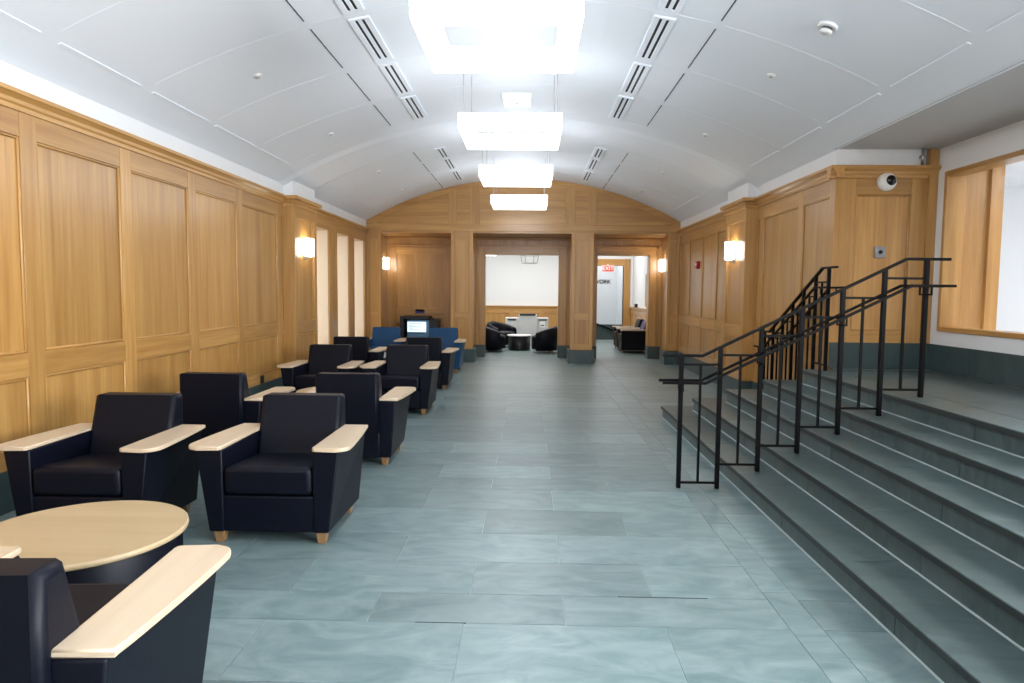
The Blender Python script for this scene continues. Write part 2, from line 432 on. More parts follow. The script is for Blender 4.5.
for x0, x1, z0, z1 in ((-3.6, DC[0], 0, ZB_), (DC[1], DR[0], 0, ZB_), (DR[1], 3.3, 0, ZB_), (DC[0], DC[1], DZ, ZB_), (DR[0], DR[1], DZ, ZB_)):
    b.box(x0, x1, YREC, YREC+.25, z0, z1)
wre = st(b.build('wall_recess', 'oak'))
b = MB(TE)                                                       # header boards and the blank panel at the left
b.mi = 1
b.box(-3.5, 3.17, 2.70, 2.73, 0, .035, .006, 1); b.box(-3.5, 3.17, 2.86, 2.91, 0, .05, .01, 1)
b.box(-3.36, -2.0, 2.50, 2.66, 0, .02, .004, 1); b.box(-3.36, -2.0, 1.05, 1.20, 0, .02, .004, 1); b.box(-3.36, -2.0, .30, .42, 0, .02, .004, 1)
b.mi = 0
b.box(-3.46, -3.26, .30, 2.66, 0, .022, .004, 1); b.box(-2.08, -1.88, .30, 2.66, 0, .022, .004, 1)
for z0, z1 in ((1.20, 2.50), (.42, 1.05)):
    for x0, x1 in ((-3.26, -3.235), (-2.105, -2.08)): b.box(x0, x1, z0, z1, 0, .012, .005, 1)
b.build('panelling', ['oak', 'oak_x'], wre)
b = MB(TE)
for x0, x1 in ((-3.5, -1.32), (.92, 1.40), (3.09, 3.17)): b.box(x0, x1, 0, .298, 0, .015)
st(b.build('baseboard_end', 'base'))
for k, (x0, x1) in enumerate((DC, DR)):                          # cased openings
    b = MB()
    cw = .20; f0, f1 = YREC-.035, YREC+.285
    b.mi = 0
    for a, c in ((x0-cw, x0), (x1, x1+cw)):
        b.box(a, c, f0, YREC+.002, .30, DZ+cw, .006, 1); b.box(a, c, YREC+.248, f1, .30, DZ+cw, .006, 1)
        e0, e1 = (a, a+.05) if a < x0 else (c-.05, c)
        b.box(e0, e1, f0-.02, f0+.002, .30, DZ+cw, .006, 1)
    b.box(x0-.01, x0+.015, YREC-.02, YREC+.27, .30, DZ, .003, 1); b.box(x1-.015, x1+.01, YREC-.02, YREC+.27, .30, DZ, .003, 1)
    b.mi = 1
    b.box(x0, x1, f0, YREC+.002, DZ, DZ+cw, .006, 1); b.box(x0, x1, YREC+.248, f1, DZ, DZ+cw, .006, 1)
    b.box(x0, x1, YREC-.02, YREC+.27, DZ-.012, DZ+.01); b.box(x0-cw, x1+cw, f0-.02, f0+.002, DZ+cw-.05, DZ+cw, .006, 1)
    d = st(b.build('door_%d' % (k+1), ['oak', 'oak_x']))
    b = MB()
    for a, c in ((x0-cw, x0+.015), (x1-.015, x1+cw)): b.box(a-.003, c+.003, f0-.025, f1+.005, 0, .30)
    b.build('plinth', 'base', d)

def pier(x0, x1, y0, y1, name, stile=.085, capped=True):
    b = MB()
    b.mi = 0; b.box(x0+.01, x1-.01, y0+.014, y1, .30, ZB_)
    b.box(x0, x0+stile, y0, y0+.05, .30, ZB_, .004, 1); b.box(x1-stile, x1, y0, y0+.05, .30, ZB_, .004, 1)
    b.mi = 1
    for r0, r1 in ((.30, .45), (.98, 1.14), (2.74, ZB_)): b.box(x0+stile, x1-stile, y0+.002, y0+.05, r0, r1, .003, 1)
    b.mi = 0
    for r0, r1 in ((.45, .98), (1.14, 2.74)):
        for a, c in ((x0+stile, x0+stile+.016), (x1-stile-.016, x1-stile)): b.box(a, c, y0+.006, y0+.03, r0, r1, .005, 1)
    p = st(b.build(name, ['oak', 'oak_x']))
    b = MB(); b.box(x0-.05, x1+.05, y0-.07, y1+.01, 0, .295, .004, 1); b.build('plinth', 'base', p)
    return p
pier(-1.79, -1.29, YEND, YEND+.55, 'trim_%d' % n_tr); n_tr += 1
pier(.92, 1.42, YEND, YEND+.55, 'trim_%d' % n_tr); n_tr += 1
pier(XL, -3.38, YEND, YEND+.32, 'trim_%d' % n_tr, .05); n_tr += 1
pier(3.07, XR, YEND, YEND+.32, 'trim_%d' % n_tr, .05); n_tr += 1

# ------------------------------------------------------------------ stair bay
b = MB(TF); b.box(XR+.06, XW+.6, 0, ZFLAT+.3, -.35, -.055); ws = st(b.build('wall_stair', 'white'))
b = MB(TF); b.box(XW-.10, XW, 1.07, ZFLAT, -.05, .03, .004, 1); b.box(XR-.003, XR+.10, .8, 2.88, -.05, .003); b.build('corner_post', 'oak', ws)
panelling(TF, 'panelling', ws, XR+.004, XW-.10, [XR+.14, XW-.18], .17, zb=1.07, rails=((1.07, 1.20), (2.70, 2.87)), hx='oak_x')
cornice(TF, 'cornice', XR-.073, XW, ws, 'oak_x')
b = MB(TF); b.box(XR+.062, XW-.17, 2.98, ZFLAT+.02, -.06, -.002); b.build('fascia', 'white', ws)
b = MB(TF); b.box(XR, XR+.56, ZP, 1.07, -.058, .006); b.box(XR+.564, XW, ZP, 1.07, -.058, .006); st(b.build('baseboard_stair', 'base'))
# white side wall with the long interior window
WY0, WY1, WZ0, WZ1 = 4.70, 7.50, 1.215, 2.915
b = MB()
for y0, y1, z0, z1 in ((WY1, YS+.02, 0, ZFLAT+.2), (2.7, WY0, 0, ZFLAT+.2), (YB, -2.3, 0, ZFLAT+.2), (-2.3, 2.7, 0, WZ0), (-2.3, 2.7, WZ1, ZFLAT+.2), (WY0, WY1, 0, WZ0), (WY0, WY1, WZ1, ZFLAT+.2)): b.box(XW, XW+.16, y0, y1, z0, z1)
wsd = st(b.build('wall_side', 'white'))
b = MB(); y = YS-.84
ys = [YS, 6.93, 5.5, 4.1, 2.7, 1.3, -.1, -1.5, YB]
for a, c in zip(ys, ys[1:]): b.box(XW-.018, XW+.01, c+.003, a-.003, ZP, 1.07)
b.mi = 1; b.box(XW-.014, XW+.01, YB, YS, ZP, 1.066)
st(b.build('baseboard_side', ['base', 'grout']))
b = MB(); b.mi = 0
fx0, fx1, fw = XW-.02, XW+.18, .05
b.box(fx0, fx1, WY1-fw, WY1, WZ0, WZ1, .004, 1); b.box(fx0, fx1, WY0, WY0+fw, WZ0, WZ1, .004, 1)
b.mi = 1; b.box(fx0, fx1, WY0+fw, WY1-fw, WZ0, WZ0+fw, .004, 1); b.box(fx0, fx1, WY0+fw, WY1-fw, WZ1-fw, WZ1, .004, 1)
w1 = st(b.build('window_1', ['oak', 'oak_y']))
b = MB(); b.box(XW+.10, XW+.108, WY0+fw, WY1-fw, WZ0+fw, WZ1-fw); b.build('glass_pane', 'glass', w1)
b = MB(); b.mi = 0
for k in range(5):
    y = -2.3+5.0*k/4; b.box(fx0, fx1, y-.03, y+.03, WZ0, WZ1, .004, 1)
b.mi = 1; b.box(fx0, fx1, -2.3, 2.7, WZ0, WZ0+fw); b.box(fx0, fx1, -2.3, 2.7, WZ1-fw, WZ1)
st(b.build('window_6', ['oak', 'oak_y']))  # unseen window, added so daylight can reach the left wall
# the bright room behind that window: oak return, white walls
b = MB(); b.box(XW+.16, 4.95, 7.62, 7.9, 0, 3.2); b.box(4.95, 5.09, 7.58, 7.9, 0, 3.2, .004, 1); b.box(XW+.18, XW+.24, 7.57, 7.63, 0, 3.2, .01, 1)
st(b.build('wall_office', 'oak'))
b = MB(); b.box(4.9, 9.0, 10.4, 10.5, 0, 3.2); b.box(9.0, 9.1, 2.5, 10.5, 0, 3.2); b.box(XW+.16, 9.0, 2.4, 2.5, 0, 3.2)
b.box(XW+.16, 9.0, 2.5, 10.4, 3.2, 3.3); b.box(XW+.16, 9.0, 2.5, 10.4, .68, .70); st(b.build('wall_office_far', 'white'))
t = thing('ceiling_panel_light', 'square ceiling light inside the room behind the interior window', 'light', (6.6, 6.6, 3.16))  # out of view, added because this room needs light
MB().box(-.6, .6, -.6, .6, 0, .04).build('housing', 'plastic', t); MB().box(-.55, .55, -.55, .55, -.02, 0).build('diffuser', 'tubelamp', t)
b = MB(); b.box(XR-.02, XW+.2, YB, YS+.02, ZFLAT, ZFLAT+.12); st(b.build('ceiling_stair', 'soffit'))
b = MB(); b.box(XR+.001, XR+.06, YB, YS, ZFLAT+.004, ZFLAT+.05); st(b.build('trim_%d' % n_tr, 'ceil')); n_tr += 1
b = MB()
for x0, x1, z0, z1 in ((XL-.4, -3.1, 0, 4.4), (2.7, XW+.2, 0, 4.4), (-3.1, 2.7, 0, .5), (-3.1, 2.7, 3.0, 4.4)): b.box(x0, x1, YB-.2, YB-.005, z0, z1)
st(b.build('wall_back', 'white'))
b = MB()
for k in range(6):
    x = -3.1+5.8*k/5; b.box(x-.04, x+.04, YB-.12, YB-.04, .5, 3.0, .004, 1)
b.box(-3.1, 2.7, YB-.12, YB-.04, .5, .58); b.box(-3.1, 2.7, YB-.12, YB-.04, 2.92, 3.0); st(b.build('window_5', 'oak'))  # unseen window added behind the camera to let in fill light

# stone steps wrapping the landing corner
RX = [1.73+.32*k for k in range(5)]; RZ = [.148, .305, .462, .620, .778]; RYF = [8.80-.315*k for k in range(5)]
t = thing('stone_steps', 'broad dark slate steps rising to the landing at the right', 'steps', (0, 0, 0))
for k in range(5):
    z0 = RZ[k-1] if k else 0.; z1 = RZ[k]; x0 = RX[k]; y1 = RYF[k]
    b = MB()
    b.mi = 0                                                    # risers cut into stones
    cutsy = [YB]; y = YB+.35+.37*k
    while y < y1-.3: cutsy.append(y); y += 1.45
    cutsy.append(y1)
    for a, c in zip(cutsy, cutsy[1:]): b.box(x0, x0+.04, a+.003, c-.003, z0, z1-.04)
    b.box(x0+.04, 3.325, y1-.04, y1, z0, z1-.04)
    b.mi = 1; b.box(x0+.008, 3.325, YB, y1-.008, z0, z1-.045)
    b.box(x0-.012, x0+.008, YB, y1, z0, z0+.004)
    b.mi = 2                                                    # tread slabs with a projecting nosing
    xe = 3.325 if k < 4 else XW-.025; nx = RX[k+1]+.06 if k < 4 else xe
    ty = [YB]; y = YB+.9+.41*k
    while y < y1-.4: ty.append(y); y += 1.45
    ty.append(y1+.018)
    for a, c in zip(ty, ty[1:]):
        if k < 4:
            b.box(x0-.018, nx, a+.001, c-.001, z1-.04, z1, .004, 1)
        else:
            if c > YS-.02:
                b.box(x0-.018, 3.325, a+.001, c, z1-.04, z1, .004, 1); b.box(3.325, XW-.025, a+.001, YS-.003, z1-.04, z1, .004, 1)
            else:
                b.box(x0-.018, 3.3, a+.001, c-.001, z1-.04, z1, .004, 1); b.box(3.303, XW-.025, a+.001, c-.001, z1-.04, z1, .004, 1)
    if k < 4: b.box(nx, 3.325, RYF[k+1]-.05, y1+.018, z1-.04, z1, .004, 1)
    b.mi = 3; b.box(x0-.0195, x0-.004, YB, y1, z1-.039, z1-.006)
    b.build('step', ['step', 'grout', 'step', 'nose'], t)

# handrails
def handrail(name, label, T):
    """T maps (s, q, z): s along the run (as X of the first rail), q across"""
    t = thing(name, label, 'handrail')
    S = [1.238, 1.552, 1.877, 2.193, 2.513, 2.838, 3.165]; Zb = [0, 0, .148, .305, .462, .62, .778]
    Zt = [1.09, 1.165, 1.325, 1.475, 1.645, 1.812, 1.885]
    for s, z0, z1 in zip(S, Zb, Zt):
        MB(T).box(s-.017, s+.017, -.017, .017, z0, z1, .003, 1).build('post', 'black', t)
    tb = [1.024, 1.103, 1.264, 1.417, 1.575, 1.734]; bb = [.047, .203, .363, .522, .68, .837]
    for i in range(6):
        b = MB(T); b.box(S[i]+.015, S[i+1]-.015, -.008, .008, tb[i]-.009, tb[i]+.009); b.build('cross_bar', 'black', t)
        b = MB(T); b.box(S[i]+.015, S[i+1]-.015, -.008, .008, bb[i]-.009, bb[i]+.009); b.build('cross_bar', 'black', t)
        m = (S[i]+S[i+1])/2; b = MB(T); b.box(m-.009, m+.009, -.009, .009, bb[i]-.005, tb[i]+.005); b.build('baluster', 'black', t)
    def run(pts, q, w, h, nm):
        P = []
        b = MB(T)
        for (s0, z0), (s1, z1) in zip(pts, pts[1:]):
            b.hexa([(s0, q-w/2, z0-h/2), (s0, q+w/2, z0-h/2), (s0, q+w/2, z0+h/2), (s0, q-w/2, z0+h/2),
                    (s1, q-w/2, z1-h/2), (s1, q+w/2, z1-h/2), (s1, q+w/2, z1+h/2), (s1, q-w/2, z1+h/2)])
        return b.build(nm, 'black', t)
    run([(1.085, 1.095), (1.408, 1.095), (3.005, 1.888), (3.345, 1.888)], 0, .036, .022, 'top_rail')
    for q in (-.082, .082):
        r = run([(1.075, .882), (1.418, .882), (3.01, 1.675), (3.35, 1.675)], q, .024, .022, 'hand_rail')
        for s, z in ((S[0], .882), (S[2], 1.105), (S[4], 1.425), (S[6], 1.675)):
            b = MB(T); sg = 1 if q > 0 else -1
            b.box(s-.006, s+.006, min(.016*sg, q), max(.016*sg, q), z-.075, z-.062); b.box(s-.006, s+.006, q-.006, q+.006, z-.075, z-.01)
            b.build('bracket', 'black', r)
    return t
handrail('stair_handrail', 'black steel handrail crossing the middle of the slate steps, nearest the camera', lambda s, q, z: (s, 5.565+q, z))
handrail('stair_handrail', 'black steel handrail further back, close to the oak wall corner', lambda s, q, z: (3.20+q, 10.60-s, z))

# ------------------------------------------------------------------ lounge chairs
def pad_outline(sg):
    pts = [(.283, -.345), (.288, -.363), (.303, -.372)]
    pts += [(.42, -.372)]
    for k in range(7):
        a = -PI/2+(PI/2)*k/6; pts.append((.438+.068*math.cos(a), -.304+.068*math.sin(a)))
    for k in range(1, 6): pts.append((.506-.046*(k/6)**1.5, -.304+.63*k/6))
    pts += [(.460, .335), (.457, .396), (.283, .396)]
    return [(sg*x, y) for x, y in pts][::sg]
def make_chair(label):
    t = thing('lounge_chair', label, 'armchair')
    # carcass: base apron with two arm boxes that lean outwards
    b = MB()
    b.box(-.29, .29, -.333, .40, .078, .31, .012)
    for s in (-1, 1):
        P = [(s*.283, -.340, .078), (s*.378, -.340, .078), (s*.390, .385, .078), (s*.283, .385, .078),
             (s*.283, -.352, .602), (s*.450, -.352, .602), (s*.436, .40, .602), (s*.283, .40, .602)]
        b.hexa(P, .010)
    b.build('frame', 'vinyl', t)
    b = MB(); b.hexa([(-.28, -.355, .318), (.28, -.355, .318), (.28, .24, .318), (-.28, .24, .318), (-.28, -.355, .500), (.28, -.355, .500), (.28, .24, .455), (-.28, .24, .455)], .035, 3); c = b.build('seat_cushion', 'vinyl', t)
    b = MB()
    prof = [(.175, .42), (.312, .85), (.43, .85), (.435, .30), (.25, .30)]
    b.prism(prof, 'x', -.289, .289, .03); k = b.build('backrest', 'vinyl', t)
    for s in (-1, 1):
        b = MB(); b.prism(pad_outline(s), 'z', .602, .628, .007); b.build('arm_pad', 'maple', t)
        for y in (-.285, .32):
            b = MB(); x = s*.325
            b.hexa([(x-.024, y-.024, 0), (x+.024, y-.024, 0), (x+.024, y+.024, 0), (x-.024, y+.024, 0),
                    (x-.036, y-.036, .082), (x+.036, y-.036, .082), (x+.036, y+.036, .082), (x-.036, y+.036, .082)], .004, 1)
            b.build('foot', 'beech', t)
    return t
GC = 'navy lounge armchairs in two rows'
chair = make_chair('navy armchair facing the camera on the aisle, both front feet showing'); chair['group'] = GC
chair.location = (-1.625, 4.49, 0)
dup(chair, (-2.785, 4.41, 0), 0, 'navy armchair facing the camera nearest the oak wall, overlapped by the front round table')
dup(chair, (-1.592, 2.115, 0), PI+.065, 'nearest navy armchair, cut off at the bottom left corner, seen from behind')
dup(chair, (-2.84, 6.40, 0), PI, 'navy armchair turned away beside the oak wall, directly behind the front pair')
dup(chair, (-1.645, 6.50, 0), PI, 'navy armchair turned away on the aisle, directly behind the front pair')
dup(chair, (-2.75, 9.00, 0), 0, 'navy armchair facing the camera by the oak wall pilaster and floor outlet')
dup(chair, (-1.69, 9.05, 0), 0, 'navy armchair facing the camera on the aisle, midway along the row')
dup(chair, (-2.90, 11.40, 0), PI, 'navy armchair turned away with a white tag on its side')
h = dup(chair, (-1.71, 11.38, 0), PI, 'navy armchair turned away on the aisle, in front of the black screen cabinet')
def bluechair(loc, label):
    c = dup(chair, loc, 0, label, 'blue armchairs at the far end of the row')
    for ch in c.children:
        if ch.name.split('.')[0] in ('frame', 'seat_cushion', 'backrest'):
            me = ch.data.copy(); ch.data = me; me.materials[0] = M['vinyl_blue']
bluechair((-2.96, 13.70, 0), 'bright blue armchair left of the black screen cabinet')
bluechair((-1.76, 13.62, 0), 'blue armchair right of the black screen cabinet, last on the aisle')
# white tag on the side of the far left navy chair
for o in list(COL.objects):
    if o.get('label', '').startswith('navy armchair turned away with a white tag'):
        b = MB(); b.box(-.440, -.424, -.31, -.08, .46, .565, .002, 1); x = b.build('paper_tag', 'plastic', o); x['label'] = 'white tag'
# two chairs in the room at the right, facing left
c1 = dup(chair, (2.78, 18.52, 0), -PI/2, 'navy armchair facing left seen through the right doorway, nearer with purple back', 'armchairs beyond the right doorway')
for ch in c1.children:
    if ch.name.split('.')[0] == 'backrest':
        ch.data = ch.data.copy(); ch.data.materials[0] = M['vinyl_purple']; ch['label'] = 'purple back cushion'
dup(chair, (2.80, 19.62, 0), -PI/2, 'navy armchair facing left seen through the right doorway, behind the purple backed one', 'armchairs beyond the right doorway')

# round drum tables
def drum_table(loc, label):
    t = thing('drum_table', label, 'table', loc)
    MB().lathe([(.440, .0), (.445, .02), (.452, .395), (.446, .405)], seg=64).build('drum_base', 'vinyl', t)
    MB().lathe([(.470, .405), (.478, .410), (.480, .418), (.478, .430), (.472, .434)], seg=72).build('tabletop', 'maple_x', t)
    return t
d1 = drum_table((-2.165, 3.17, 0), 'pale wood round drum table at the lower left among the front armchairs')
dup(d1, (-2.22, 7.85, 0), 0, 'round drum table mostly hidden behind the two armchairs turned away')

# ------------------------------------------------------------------ lights and fittings on the ceiling
lamps = []
def pendant(y, label):
    t = thing('pendant_lamp', label, 'lamp', (XC-.037, y, 3.265), 0, 'square ring pendants along the vault')
    o, w, hgt = .53, .135, .15
    b = MB(); i_ = o-w
    # one closed ring: outer walls, inner walls, top and bottom diffusers
    for z0, z1 in ((0, hgt),):
        rO = [(-o, -o), (o, -o), (o, o), (-o, o)]; rI = [(-i_, -i_), (i_, -i_), (i_, i_), (-i_, i_)]
        V = [[b._v((x, yy, z)) for x, yy in r] for r, z in ((rO, z0), (rO, z1), (rI, z1), (rI, z0))]
        for a in range(4):
            A, B_ = V[a], V[(a+1) % 4]
            for k in range(4):
                f = b.bm.faces.new([A[k], A[(k+1)%4], B_[(k+1)%4], B_[k]]); f.material_index = 1 if a == 1 else 0
    b.build('ring_shade', ['lamp', 'lamptop'], t)
    for sx in (-1, 1):
        for sy in (-1, 1):
            x = sx*(o-.05); yy = sy*(o-.05)
            b = MB(); b.tube([(x, yy, hgt), (x, yy, zc(XC+x)-3.265)], .003, 6); b.build('cable', 'chrome', t)
            # small canopy where the cable meets the lamp
    return t
for y, l in ((1.95, 'glowing square ring pendant directly overhead, before the largest one in view'), (4.81, 'largest glowing square ring pendant in view, open in the middle'), (7.63, 'second glowing square pendant from the camera, behind the white ceiling box'),  # the first pendant is out of view, added to brighten the foreground
             (10.47, 'third glowing square pendant from the camera, under the ceiling rib'), (13.5, 'farthest and smallest glowing square pendant, in front of the oak gable')):
    pendant(y, l)
def on_vault(x, y, off=0):
    n = Vector((XC-x, 0, ZC-zc(x))).normalized(); p = Vector((x, y, zc(x)))+n*off
    return p, math.atan2(n.x, -n.z)
def vault_thing(name, label, cat, x, y, group=None):
    p, a = on_vault(x, y); t = thing(name, label, cat, p, 0, group); t.rotation_euler = (0, -a if False else a*-1, 0); return t
words = ['nearest the camera', 'second from the camera', 'third from the camera', 'fourth from the camera', 'first beyond the rib', 'second beyond the rib', 'last before the oak gable']
dspans = [(4.93, 5.98), (6.14, 7.18), (7.36, 8.39), (8.56, 9.58), (11.55, 12.32), (12.48, 13.45), (13.75, 14.8)]
for sx, side in ((-1.53, 'left'), (1.15, 'right')):
    for wd, (y0, y1) in zip(words, dspans):
        t = vault_thing('air_diffuser', 'two slot white air diffuser in the %s ceiling row, %s' % (side, wd), 'vent', sx, (y0+y1)/2, 'slot diffusers in the %s row' % side)
        L = (y1-y0)/2-.02
        b = MB()
        b.box(-.095, -.043, -L-.03, L+.03, -.016, .02, .003, 1); b.box(.043, .095, -L-.03, L+.03, -.016, .02, .003, 1)
        b.box(-.017, .017, -L, L, -.014, .02); b.box(-.052, .052, -L-.03, -L, -.015, .02); b.box(-.052, .052, L, L+.03, -.015, .02)
        b.build('frame', 'ceil', t)
        for x in (-.030, .030):
            b = MB(); b.box(x-.013, x+.013, -L, L, -.004, .02); b.build('slot', 'slot', t)
pos = [(-2.655, 6.71), (-2.655, 9.14), (2.27, 6.71), (2.275, 9.16), (-2.655, 12.0), (-2.655, 14.2), (2.27, 12.0), (2.27, 14.2)]
ln = ['left of the near ceiling bay, nearer the camera', 'left of the near ceiling bay, close to the rib', 'right of the near ceiling bay, nearer the camera', 'right of the near ceiling bay, close to the rib',
      'left of the far ceiling bay, just beyond the rib', 'left of the far ceiling bay, nearest the oak gable', 'right of the far ceiling bay, just beyond the rib', 'right of the far ceiling bay, nearest the oak gable']
for (x, y), l in zip(pos, ln):
    t = vault_thing('sprinkler_head', 'small round sprinkler cover on the %s' % l, 'sprinkler', x, y, 'sprinkler covers on the vault')
    MB().lathe([(.005, -.014), (.036, -.012), (.042, -.004), (.042, .01)], seg=20).build('cover', 'plastic', t)
    MB().lathe([(.004, -.030), (.014, -.026), (.014, -.010)], seg=12).build('plug', 'chrome', t)
t = vault_thing('smoke_detector', 'white round smoke detector on the right side of the vault', 'smoke detector', 2.28, 5.50)
MB().lathe([(.066, -.022), (.075, -.010), (.075, .015)], seg=32).build('base', 'plastic', t)
MB().lathe([(.004, -.062), (.036, -.060), (.046, -.050), (.048, -.040)], seg=32).build('cap', 'plastic', t)
MB().lathe([(.044, -.041), (.044, -.021)], seg=32).build('sensing_gap', 'seam', t)
t = vault_thing('ceiling_box', 'white rectangular box on the crown of the vault between the first two pendants', 'box', XC-.01, 9.05)
MB().box(-.19, .19, -.2, .2, -.075, .02, .012).build('housing', 'plastic', t); MB().lathe([(.004, -.082), (.012, -.08), (.014, -.074)], seg=12).build('indicator', 'chrome', t)

# sconces
def sconce(T, u, z, label):
    t = thing('wall_sconce', label, 'lamp', T(u, z, 0), 0, 'glowing glass wall sconces')
    o = Vector(T(u, z, 0)); L = lambda *p: tuple(Vector(T(u+p[0], z+p[1], p[2]))-o)
    b = MB(L); n = 14; pts = []
    for k in range(n+1):
        a = PI*k/n; pts.append((.15*math.cos(a), .035+.105*math.sin(a)))
    A = [b._v((p[0], -.135, p[1])) for p in pts]; B_ = [b._v((p[0], .135, p[1])) for p in pts]
    b.bm.faces.new(A); b.bm.faces.new(B_)
    for k in range(n+1):
        f = b.bm.faces.new([A[k], A[(k+1)%(n+1)], B_[(k+1)%(n+1)], B_[k]]); f.smooth = k < n
    b.build('glass_shade', 'sconce', t)
    b = MB(L); b.box(-.06, .06, -.19, .10, 0, .022, .004, 1); b.box(-.012, .012, -.165, -.145, .02, .11, .003, 1); b.box(-.13, .13, -.148, -.136, .04, .06, .002, 1)
    b.build('bracket', 'chrome', t)
    return t
TLp = lambda u, v, w: (XL+PD-.025+w, u, v); TRp = lambda u, v, w: (XR-PD+.025-w, u, v)
sconce(TLp, 10.74, 2.27, 'glowing glass sconce on the left oak pilaster above the armchairs')
sconce(TRp, 10.84, 2.27, 'glowing glass sconce on the right oak pilaster beyond the steps')
sconce(lambda u, v, w: (-3.50+w, u, v), 16.22, 2.25, 'small glowing sconce in the recess left of the screen cabinet')
sconce(lambda u, v, w: (3.17-w, u, v), 16.22, 2.25, 'small glowing sconce in the recess right of the right doorway')

# wall fittings
t = thing('security_camera', 'white dome security camera high on the oak panel above the steps', 'camera', (3.872, YS, 2.83))
MB().lathe([(.100, 0), (.100, -.02), (.092, -.055), (.070, -.085), (.03, -.098), (.003, -.100)], ax='y', seg=32).build('housing', 'plastic', t)
b = MB()
b.lathe([(.058, -.050), (.058, -.085), (.046, -.105), (.02, -.116), (.003, -.118)], (.012, 0, .006), ax='y', seg=28); b.build('dome_lens', 'lens', t)
MB().box(-.03, .054, -.114, -.102, .000, .008).build('trim_band', 'chrome', t)
t = thing('key_switch_plate', 'square steel switch plate on the oak panel above the handrail', 'switch', (3.85, YS-.0, 2.07))
MB().box(-.058, .058, -.004, .024, -.062, .062, .004, 1).build('plate', 'chrome', t)
MB().lathe([(.020, -.004), (.020, -.014), (.012, -.016)], ax='y', seg=20).build('key_cylinder', 'slot', t)
t = thing('conduit_pipe', 'short steel conduit running up beside the corner above the oak cornice', 'pipe', (4.235, YS-.04, 3.0))
MB().tube([(0, 0, 0), (0, 0, .20)], .014, 12).build('pipe', 'chrome', t)
MB().box(-.028, .028, -.008, .03, .08, .11, .003, 1).build('clamp', 'chrome', t)
t = thing('fire_alarm', 'red fire alarm on the glossy right oak panels', 'alarm', (XR-.0, 13.70, 2.16))
MB().box(-.045, .022, -.05, .05, -.075, .075, .005, 1).build('housing', 'red', t); MB().box(-.062, -.04, -.03, .03, -.005, .035, .004, 1).build('strobe_lens', 'plastic', t)
MB().box(-.055, -.04, -.032, .032, -.05, -.03, .003, 1).build('pull_bar', 'red', t)
t = thing('wall_outlet', 'black power outlet low on the left oak panel', 'outlet', (XL, 9.31, .36))
MB().box(-.02, .010, -.055, .055, -.055, .055, .003, 1).build('plate', 'blackm', t)
for z in (-.024, .024): MB().box(.004, .014, -.018, .018, z-.015, z+.015, .003, 1).build('socket', 'slot', t)

# black screen cabinet in the left recess
t = thing('screen_cabinet', 'black cabinet with a lit pale blue screen between the two blue armchairs', 'cabinet', (-2.60, 16.22, 0))
b = MB(); b.box(-.44, -.36, -.3, .3, 0, 1.01, .01); b.box(.24, .44, -.22, .3, 0, .95, .01); b.box(-.37, .25, -.28, .3, .94, 1.01, .01); b.box(-.37, .23, .2, .3, 0, 1.0); b.box(-.37, .23, -.25, .25, 0, .50, .008); b.build('body', 'blackm', t)
b = MB(); b.box(-.30, .235, -.16, .2, .50, .925, .012); m = b.build('monitor', 'screenbody', t); m['label'] = 'blue grey monitor housing'
MB().box(-.285, .155, -.178, -.16, .635, .875, .004, 1).build('screen', 'screen', m)
b = MB()
for k in range(5): b.box(-.25, -.25+(.30, .11, .28, .1, .26)[k], -.181, -.177, .825-.036*k, .837-.036*k)
b.build('screen_text', 'paperline', m)
MB().box(-.28, .10, -.172, -.16, .605, .62).build('front_slot', 'slot', m)
t = thing('wall_sign', 'small white and blue sign on the oak panel above the screen cabinet', 'sign', (-2.69, YREC, 1.105))
MB().box(-.115, .115, -.02, .002, -.05, .05, .003, 1).build('backing', 'plastic', t); MB().box(-.112, .112, -.024, -.018, -.048, .005, .002, 1).build('blue_band', 'bluesign', t)

# ------------------------------------------------------------------ room beyond the doorways
Y2 = 23.0; Z2 = 3.5; XR2 = 3.42
b = MB()
DX0, DX1, DZ2 = 2.0, 3.12, 2.50
b.box(-4.6, DX0, Y2, Y2+.2, 0, Z2); b.box(DX0, DX1, Y2, Y2+.2, DZ2, Z2); b.box(DX1, XR2+.2, Y2, Y2+.2, 0, Z2)
wf = st(b.build('wall_far', 'white'))
b = MB(); b.box(XR2, XR2+.2, YREC+.25, Y2, 0, Z2); wfr = st(b.build('wall_far_right', 'white'))
b = MB(); b.box(-4.8, -4.6, YREC+.25, Y2+.2, 0, Z2); st(b.build('wall_far_left', 'white'))
b = MB(); b.box(-4.8, XR2+.2, YREC-.0, 28.2, Z2, Z2+.1); st(b.build('ceiling_far', 'white'))
b = MB(); b.box(-4.8, -3.5, YREC+.02, YREC+.24, 0, Z2); b.box(-4.8, XR2+.2, YREC+.02, YREC+.24, ZB_, Z2); st(b.build('wall_divider', 'white'))
T2 = lambda u, v, w: (u, Y2-.065-w, v); T3 = lambda u, v, w: (XR2-.065-w, u, v)
panelling(T2, 'wainscot', wf, -4.5, DX0-.22, [-3.6, -2.6, -1.6, -.6, .4, 1.4], .14, zb=.0, zt=1.03, rails=((.0, .2), (.90, 1.03)), hx='oak_x')
cornice(T2, 'wainscot_cap', -4.5, DX0-.22, wf, 'oak_x', z=1.01, h=.13, d=.06)
panelling(T3, 'wainscot', wfr, YREC+.3, Y2, [17.5, 18.6, 19.7, 20.8, 21.9], .14, zb=.0, zt=1.05, rails=((.0, .2), (.92, 1.05)))
cornice(T3, 'wainscot_cap', YREC+.3, Y2, wfr, 'oak_y', z=1.03, h=.11, d=.05)
b = MB(); b.mi = 0
for a, c in ((DX0-.22, DX0), (DX1, DX1+.22)): b.box(a, c, Y2-.04, Y2+.22, 0, DZ2+.22, .006, 1)
b.mi = 1; b.box(DX0, DX1, Y2-.04, Y2+.22, DZ2, DZ2+.22, .006, 1)
